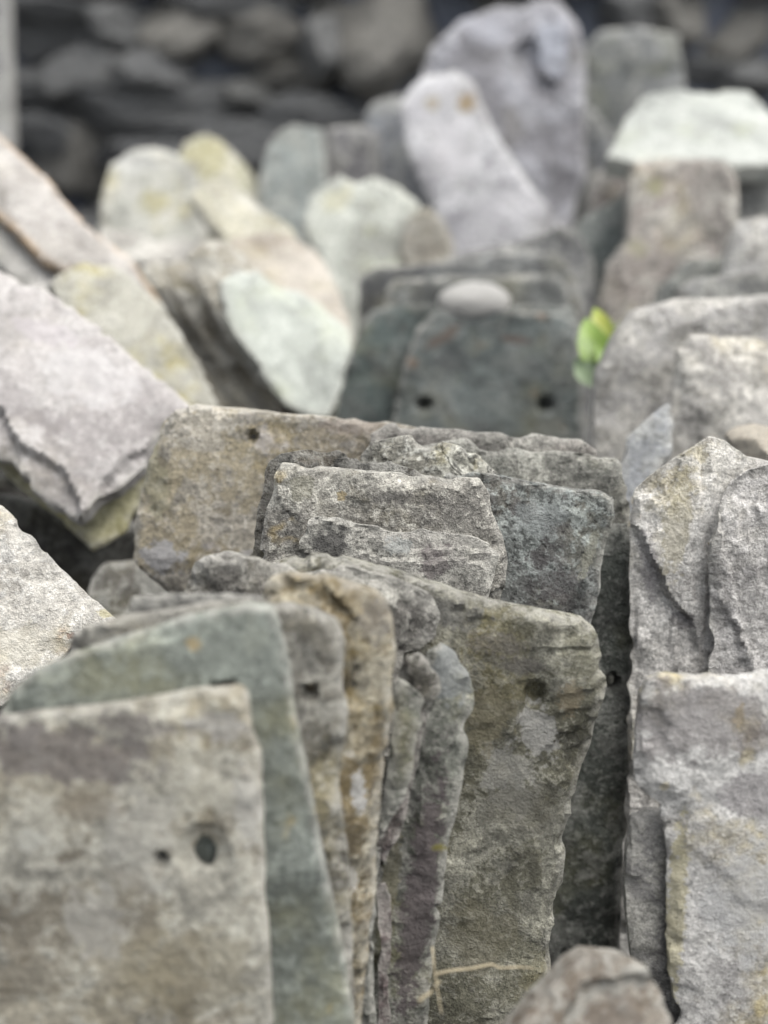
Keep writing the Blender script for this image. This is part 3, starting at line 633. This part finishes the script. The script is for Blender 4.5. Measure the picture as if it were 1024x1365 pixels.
# ------------------------------------------------------------------ left hand heap
gL = 'pale slates of the left hand heap'
wh = dict(lichen=(200, 198, 190), la=.5, da=.25)
slab('bright cream white slate lying tilted at the left edge beside the near stack',
     [(-330, 640), (-40, 645), (0, 668), (40, 710), (90, 762), (130, 800), (165, 828), (150, 838), (100, 850), (60, 900), (0, 940), (-330, 980)],
     (60, 800, .80), S_((210, 206, 197), (200, 195, 185), lichen=(220, 218, 212), la=.5, da=.3, tint=(200, 180, 120), ta=.4, spot=(170, 110, 70), sa=.3, bump=1.2), yaw=12, lean=40, t=.014, cell=.0024, ext=False, jag=.002, terr=.9, marks=[(30, 860, 60, 40, (200, 190, 160), 0.5, 0), (140, 815, 12, 8, (196, 184, 120), 0.7, 0), (95, 845, 8, 5, (150, 96, 64), 0.8, 0)], group=gL)
slab('big lilac white slate with a thick layered broken lower edge at left',
     [(-330, 330), (-40, 345), (0, 356), (60, 382), (130, 430), (190, 478), (240, 524), (264, 546), (234, 552), (214, 572), (194, 612), (160, 640), (130, 664), (105, 684), (70, 664), (40, 640), (10, 600), (-330, 575)],
     (120, 600, 1.0), S_((158, 154, 151), (154, 149, 147), lichen=(172, 169, 166), la=.45, da=.24, ta=.1, bump=.5, grain=.55), yaw=8, lean=46, t=.026, cell=.0026, ext=False, jag=.003, terr=.9, chip=.8, marks=[(60, 560, 60, 20, (120, 112, 112), 0.5, -30), (120, 500, 90, 50, (180, 176, 174), 0.5, -30), (60, 440, 60, 20, (170, 160, 164), 0.5, -20)], group=gL,
     ledges=[([(-90, 540), (0, 545), (25, 590), (60, 610), (85, 625), (100, 660), (120, 700), (0, 700), (-90, 700)], 9.0), ([(120, 690), (135, 640), (170, 605), (196, 596), (220, 560), (230, 640)], 7.0)])
slab('yellow green stained slate sticking out beneath the big lilac white slate',
     [(-330, 570), (-20, 606), (0, 622), (60, 672), (112, 716), (122, 728), (170, 700), (184, 672), (196, 620), (120, 540), (0, 500), (-330, 500)],
     (120, 700, .995), S_((176, 170, 132), (150, 144, 112), lichen=(200, 196, 170), la=.4, da=.3, tint=(160, 152, 84), ta=.6), yaw=8, lean=46, off=.034, t=.012, cell=.0028, ext=False, group=gL)
slab('added dark slate upright in the gap beneath the yellow green slate, blocking light',
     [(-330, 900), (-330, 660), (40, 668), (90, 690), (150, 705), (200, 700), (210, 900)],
     (100, 720, 1.09), S_((70, 68, 64), (54, 52, 50), la=.15, da=.3, ta=.1), yaw=4, lean=6, t=.02, cell=.0045, group=gL)  # slate added to keep light out of the gap, its dark colour adds shade
slab('grey slab in deep shade under the yellow green slate at left',
     [(90, 900), (122, 770), (140, 748), (190, 745), (240, 800), (250, 900)],
     (170, 780, 1.02), S_((120, 116, 108), (100, 98, 92), da=.3, la=.4), yaw=10, lean=30, t=.02, cell=.005, group=gL)
slab('long pale slab with an orange brown edge slanting across the upper left',
     [(-90, 60), (-40, 130), (0, 176), (60, 228), (120, 298), (180, 348), (218, 400), (190, 430), (140, 400), (100, 362), (62, 348), (0, 284), (-90, 200)],
     (120, 360, 1.28), S_((176, 171, 164), (160, 155, 150), lichen=(192, 188, 183), la=.4, da=.2, ta=.1, rim=(176, 140, 96), ra=.9, grain=.6), yaw=24, lean=40, t=.018, cell=.004, ext=False, group=gL)
slab('grey slate strip under the long orange edged slab at the left edge',
     [(-200, 160), (0, 260), (60, 330), (110, 400), (80, 420), (40, 392), (0, 346), (-120, 240)],
     (120, 360, 1.28), S_((208, 205, 199), (192, 189, 184), ta=.15, **wh), yaw=24, lean=40, off=.022, t=.012, cell=.004, ext=False, group=gL)
slab('second grey slate strip lowest under the long orange edged slab',
     [(-200, 200), (0, 300), (40, 350), (80, 420), (40, 430), (0, 392), (-120, 290)],
     (120, 360, 1.28), S_((204, 202, 196), (188, 186, 180), ta=.15, **wh), yaw=24, lean=40, off=.048, t=.012, cell=.004, ext=False, group=gL)
slab('pale yellow blotched slate between the lilac white slate and the fan of thin slates',
     [(66, 376), (84, 356), (116, 344), (158, 352), (196, 384), (218, 404), (262, 470), (300, 548), (240, 548), (150, 470), (90, 420)],
     (160, 420, 1.22), S_((170, 168, 156), (148, 146, 134), lichen=(192, 190, 180), la=.45, da=.25, tint=(190, 176, 96), ta=.5, grain=.7), yaw=30, lean=38, t=.016, cell=.004, ext=False, group=gL)
FT = (320, 440, 1.27)
fan = dict(yaw=34, lean=30)
slab('pale mint green slate with a rounded foot, foremost of the leaning fan',
     [(296, 372), (318, 360), (344, 358), (372, 378), (404, 386), (436, 408), (466, 438), (471, 462), (456, 520), (440, 556), (412, 552), (384, 536), (356, 500), (318, 446), (302, 412)],
     FT, S_((168, 173, 163), (152, 157, 149), lichen=(186, 191, 181), la=.4, da=.15, tint=(184, 190, 140), ta=.3, grain=.5, bump=.6), t=.012, cell=.0035, ext=False, group=gL, terr=.5, **fan)
slab('pink and yellow stained slate just behind the mint green slate of the fan',
     [(300, 330), (312, 312), (346, 306), (384, 304), (424, 330), (446, 368), (466, 418), (474, 460), (440, 500), (380, 465), (330, 420), (306, 380)],
     (380, 340, 1.43), S_((178, 170, 158), (162, 152, 138), lichen=(196, 190, 180), la=.4, da=.15, tint=(186, 174, 128), ta=.35, grain=.5), off=0, t=.014, cell=.004, ext=False, group=gL, yaw=20, lean=40)
slab('thin slate of the fan seen nearly edge on, second from the mint green one',
     [(286, 404), (268, 356), (250, 338), (268, 324), (294, 318), (330, 340), (400, 420), (440, 540), (404, 552), (352, 512), (310, 454)],
     FT, S_((182, 176, 160), (160, 154, 140), tint=(160, 140, 84), ta=.4, **wh), off=.032, t=.011, cell=.003, ext=False, group=gL, **fan)
slab('thin slate of the fan with a pale crumbled end, third from the mint green one',
     [(252, 410), (232, 376), (222, 354), (240, 344), (262, 350), (310, 400), (380, 545), (350, 548), (300, 484), (272, 440)],
     FT, S_((186, 180, 164), (150, 142, 126), ta=.3, **wh), off=.066, t=.011, cell=.003, ext=False, group=gL, terr=2, **fan)
slab('thin slate of the fan with a square whitish corner behind the crumbled ended one',
     [(228, 410), (202, 370), (190, 356), (206, 345), (232, 352), (270, 400), (350, 550), (316, 548), (270, 476), (246, 440)],
     FT, S_((190, 186, 172), (166, 160, 146), ta=.3, **wh), off=.10, t=.011, cell=.003, ext=False, group=gL, terr=1.5, **fan)
slab('thin dark edged slate of the fan next to the yellow blotched slate',
     [(240, 482), (212, 424), (206, 402), (220, 394), (240, 406), (270, 440), (318, 548), (290, 548), (262, 520)],
     FT, S_((164, 158, 142), (138, 132, 118), ta=.3, **wh), off=.135, t=.010, cell=.003, ext=False, group=gL, terr=1.5, **fan)
slab('yellow white slate slanting down behind the fan of slates',
     [(254, 256), (268, 244), (292, 240), (334, 264), (364, 284), (392, 300), (402, 330), (390, 345), (320, 345), (282, 300)],
     (310, 290, 1.55), S_((184, 180, 160), (168, 164, 146), tint=(180, 172, 116), ta=.5, **wh), yaw=20, lean=42, t=.02, cell=.005, ext=False, group=gL)
slab('rounded grey white slab with a yellow patch at upper left of the heap',
     [(128, 330), (134, 262), (148, 216), (172, 198), (206, 194), (238, 204), (264, 228), (276, 296), (266, 335)],
     (200, 270, 1.76), S_((180, 180, 170), (160, 160, 150), tint=(190, 176, 104), ta=.5, grain=.6, **wh), yaw=6, lean=26, t=.035, cell=.0045, marks=[(205, 270, 24, 20, (184, 174, 116), 0.8, 0), (180, 215, 36, 18, (196, 196, 190), 0.6, 0)], group=gL, chip=3)
slab('flat pale slab lying at the foot of the rounded grey white slab',
     [(126, 318), (140, 300), (200, 312), (270, 318), (300, 330), (270, 345), (160, 345)],
     (200, 330, 1.60), S_((190, 186, 178), (170, 166, 158), ta=.15, **wh), yaw=0, lean=66, t=.022, cell=.005, ext=False, group=gL)
slab('bent olive grey slate leaning right of the rounded grey white slab',
     [(240, 330), (236, 214), (246, 188), (272, 178), (296, 184), (318, 206), (338, 232), (352, 262), (372, 330)],
     (290, 230, 1.86), S_((168, 166, 144), (146, 144, 126), tint=(170, 160, 96), ta=.4, **wh), yaw=16, lean=28, t=.03, cell=.0045, group=gL)
slab('upright grey stone post edge at the far upper left corner',
     [(-90, 300), (-90, -120), (3, -120), (6, 60), (8, 130), (11, 180), (12, 300)],
     (0, 100, 2.3), S_((168, 166, 166), (148, 146, 146), da=.2, ta=.1), yaw=0, lean=2, t=.06, cell=.01, group=gL, name='stone_post', cat='post')

# ------------------------------------------------------------------ loose stones
def rock(label, u, v, d, r, mat, sd, rot=(0, 0, 0), name='stone', cat='stone', ex=2.4, rough=.14, sub=4, cuts=6):
    me_ = rock_mesh(name, sd, sub, ex, rough, cuts); o = link(name, me_, mat); p = at(u, v, d)
    o.location = tuple(p); o.scale = r; o.rotation_euler = rot; return tag(o, label, cat)
rock('pale rounded pebble resting on top of the rear stack', 632, 402, 1.362, (.036, .024, .020), S_((234, 231, 224), (224, 220, 212), lichen=(240, 238, 232), la=.4, da=.15, ta=.1, grain=.5, scale=2), 4.4, name='pebble', cat='pebble', ex=2.1, rough=.09, cuts=2)
rock('beige rounded stone wedged behind the pale pointed slate at right', 1010, 603, .96, (.024, .03, .018), S_((232, 220, 200), (226, 212, 190), lichen=(236, 230, 218), la=.3, da=.1, ta=.1, grain=.5), 8.2)
slab('grey brown boulder like slate end with a rounded top at the bottom edge',
     [(650, 1460), (684, 1390), (714, 1352), (748, 1312), (772, 1286), (796, 1274), (820, 1276), (846, 1276), (868, 1288), (886, 1312), (906, 1370), (916, 1450)],
     (780, 1300, .60), S_((150, 142, 130), (122, 109, 94), la=.45, da=.3, tint=(130, 96, 60), ta=.6, grain=.7), yaw=10, lean=30, t=.03, cell=.0028, chip=1.4, terr=.9, jag=.003, ledges=[([(780, 1320), (850, 1306), (920, 1330), (920, 1460), (740, 1460), (760, 1350)], 6.0)], marks=[(830, 1360, 50, 40, (118, 104, 90), .6, 0)], group=gA)


# ------------------------------------------------------------------ straws, weed, moss, chips
def tube_mesh(name, pts, r0, r1, n=7):
    P = [Vector(p) for p in pts]; V, F = [], []
    for i, p in enumerate(P):
        t = (P[min(i+1, len(P)-1)]-P[max(i-1, 0)]).normalized(); a = t.orthogonal().normalized(); b = t.cross(a)
        r = r0+(r1-r0)*i/(len(P)-1)
        for k in range(n):
            an = 2*math.pi*k/n; V.append(p+a*(r*math.cos(an))+b*(r*.6*math.sin(an)))
    for i in range(len(P)-1):
        for k in range(n): F.append((i*n+k, i*n+(k+1) % n, (i+1)*n+(k+1) % n, (i+1)*n+k))
    F.append(tuple(range(n))[::-1]); F.append(tuple(range((len(P)-1)*n, len(P)*n)))
    m_ = bpy.data.meshes.new(name); m_.from_pydata([tuple(v) for v in V], [], F)
    for p in m_.polygons: p.use_smooth = True
    return m_
straw_m = plain_mat('dry_straw', (112, 104, 84), (146, 136, 112), 90, .7, .0005)
def straw(label, pix, r0, r1):
    pts = [at(*q) for q in pix]; b = Vector(pts[0])
    fine = []
    for i in range(len(pts)-1):
        for k in range(4):
            f = k/4; fine.append(Vector(pts[i])*(1-f)+Vector(pts[i+1])*f-b+Vector((0, 0, .0006*math.sin(i*4+k))))
    fine.append(Vector(pts[-1])-b)
    o = link('straw', tube_mesh('straw', fine, r0, r1), straw_m); o.location = b
    return tag(o, label, 'straw', 'dry straws caught between the slates')
straw('dry straw lying level near the foot of the olive slate, the long one', [(578, 1300, .665), (620, 1291, .672), (655, 1287, .676), (672, 1290, .676), (712, 1291, .68)], .0009, .0005)
straw('dry straw hanging steeply across the end of the level straw', [(576, 1262, .668), (579, 1290, .664), (583, 1320, .66), (589, 1352, .655)], .0008, .0005)
straw('short dry straw slanting at the foot of the blue grey headed slate', [(558, 1336, .655), (572, 1324, .657), (586, 1308, .66)], .0012, .0007)
straw('thin dry straw standing in the long crack of the pale right slates', [(953, 770, .84), (951, 750, .842), (946, 730, .845), (942, 712, .846)], .0009, .0005)
straw('wisp of straw in the gap at the right corner of the middle stack', [(838, 706, .90), (842, 690, .905), (844, 676, .91), (842, 662, .915)], .0008, .0004)
straw('second wisp of straw leaning against the pale pointed slate', [(846, 712, .895), (846, 694, .90), (848, 678, .905), (851, 668, .91)], .0007, .0004)

leaf_c = [plain_mat('green_leaf', (80, 104, 32), (106, 130, 46), 50, .5, .0006), plain_mat('yellow_leaf', (140, 140, 60), (120, 140, 56), 50, .5, .0006),
          plain_mat('pale_green_leaf', (98, 114, 84), (116, 130, 102), 50, .5, .0006), plain_mat('green_stem', (50, 58, 30), (62, 70, 40), 50, .6, .0003)]
for lm in leaf_c:
    bsd = lm.node_tree.nodes['Principled BSDF']; bsd.inputs['Subsurface Weight'].default_value = .15; bsd.inputs['Subsurface Radius'].default_value = (.004, .006, .002)
def leaf_mesh(lg, wd, curl):
    V, F, n, mI = [], [], 10, 6
    for i in range(n+1):
        f = i/n; w = wd*math.sin(math.pi*min(1, f*.96+.03))**.75*(1-.25*f)
        for j in range(mI+1):
            g = (j/mI-.5)*2
            V.append((g*w*(1+.06*math.sin(f*24)), f*lg, -curl*lg*f*f+.25*w*g*g+.012*lg*math.sin(f*9+g*3)))
    for i in range(n):
        for j in range(mI): q = i*(mI+1)+j; F.append((q, q+1, q+mI+2, q+mI+1))
    m_ = bpy.data.meshes.new('leaf'); m_.from_pydata(V, [], F)
    for p in m_.polygons: p.use_smooth = True
    return m_
wb_ = at(800, 520, 1.23); weed = bpy.data.objects.new('weed', None); COL.objects.link(weed); weed.location = (wb_[0], wb_[1], 0)
tag(weed, 'small green and yellow leafed weed growing in the gap by the rear stack', 'plant')
top_ = [(792, 486, 1.20, .036, .022, 15, 62, 2), (788, 462, 1.195, .046, .026, -12, 60, 0), (806, 458, 1.20, .044, .024, 24, 50, 0), (818, 440, 1.20, .036, .018, 30, 66, 1),
        (802, 438, 1.205, .036, .018, -20, 60, 1), (826, 452, 1.195, .030, .014, 62, 40, 0), (784, 492, 1.19, .030, .018, -40, 50, 2), (798, 472, 1.19, .034, .02, 5, 40, 0)]
for (u, v, dpt, lg, wd, tw, up, ci) in top_:
    p = Vector(at(u+12, v, dpt))-weed.location
    me_ = leaf_mesh(lg*1.1, wd*.62, .4); lf = link('leaf', me_, leaf_c[ci], weed)
    lf.matrix_local = Matrix.Translation(p+Vector((0, 0, -lg*.5)))@Matrix.Rotation(math.radians(tw), 4, 'Y')@Matrix.Rotation(math.radians(35+up*.6), 4, 'X')
    st_ = [Vector((0, .01, .2)), Vector((p.x*.4, p.y*.4+.006, .2+(p.z-.2)*.5)), p+Vector((0, 0, -lg*.5))]
    link('stem', tube_mesh('stem', st_, .0012, .0007, 6), leaf_c[3], weed)

moss_m = plain_mat('yellow_green_moss', (92, 90, 40), (128, 120, 62), 300, .95, .001)
def clump(label, u, v, d, rx, rz, n, sd):
    r = random.Random(sd); V, F = [], []
    for k in range(n):
        a, q = r.uniform(0, 6.28), math.sqrt(r.random()); b = Vector((q*math.cos(a)*rx, q*math.sin(a)*rx*.35, rz*(1-q*q)*r.uniform(.2, 1)))
        for _ in range(3):
            dv = Vector((r.gauss(0, 1), r.gauss(0, 1), abs(r.gauss(0, 1)))).normalized()*rx*.16; sx = dv.orthogonal().normalized()*rx*.035
            i0 = len(V); V += [b-sx, b+sx, b+dv]; F.append((i0, i0+1, i0+2))
    m_ = bpy.data.meshes.new('moss'); m_.from_pydata([tuple(x) for x in V], [], F)
    o = link('moss', m_, moss_m); o.location = at(u, v, d); return tag(o, label, 'moss', kind='stuff')
clump('tiny tuft of yellow green moss on the top edge of the middle stack', 634, 600, .925, .008, .0035, 420, 3)

clump('small dark moss tuft low on the tall narrow blue grey headed slate', 586, 1132, .664, .004, .003, 300, 5)
chip_m = S_((84, 84, 81), (62, 62, 60), la=.3, da=.4, ta=.2, ra=0)
V, F = [], []; r = random.Random(8)
gxs, gys = gx, gyv
def ground_z(x, y):
    i = min(max(int(np.searchsorted(gxs, x))-1, 0), len(gxs)-2); j = min(max(int(np.searchsorted(gys, y))-1, 0), len(gys)-2)
    return float(GZ[i:i+2, j:j+2].max())
def chips(n, x0, x1, y0, y1, s0, s1):
    for _ in range(n):
        x, y = r.uniform(x0, x1), r.uniform(y0, y1); sz = r.uniform(s0, s1)
        Rm = Matrix.Rotation(r.uniform(0, 6.28), 3, 'Z')@Matrix.Rotation(r.gauss(0, .4), 3, 'X')@Matrix.Rotation(r.gauss(0, .4), 3, 'Y')
        k = r.choice((4, 5, 5, 6)); b = Vector((x, y, ground_z(x, y)+sz*.12)); i0 = len(V)
        an = sorted(r.uniform(0, 6.28) for _ in range(k)); th = sz*r.uniform(.1, .24)
        rad = [sz*r.uniform(.6, 1) for _ in an]
        for zz, sc in ((th, .88), (-th, 1)):
            for a, q in zip(an, rad): V.append(b+Rm@Vector((q*sc*math.cos(a), q*sc*math.sin(a)*.7, zz)))
        F.append(tuple(i0+q for q in range(k))); F.append(tuple(i0+k+q for q in range(k))[::-1])
        for q in range(k): F.append((i0+q, i0+k+q, i0+k+(q+1) % k, i0+(q+1) % k))
chips(420, .04, .24, .40, .95, .008, .022); chips(900, -1.2, -.1, .6, 1.5, .012, .045); chips(700, -.9, 1.2, 1.0, 2.9, .015, .06)
me = bpy.data.meshes.new('slate_chips'); me.from_pydata([tuple(v) for v in V], [], F)
tag(link('slate_chips', me, chip_m), 'dark broken slate chips littering the ground in the gaps between the stacks', 'rubble', kind='stuff')
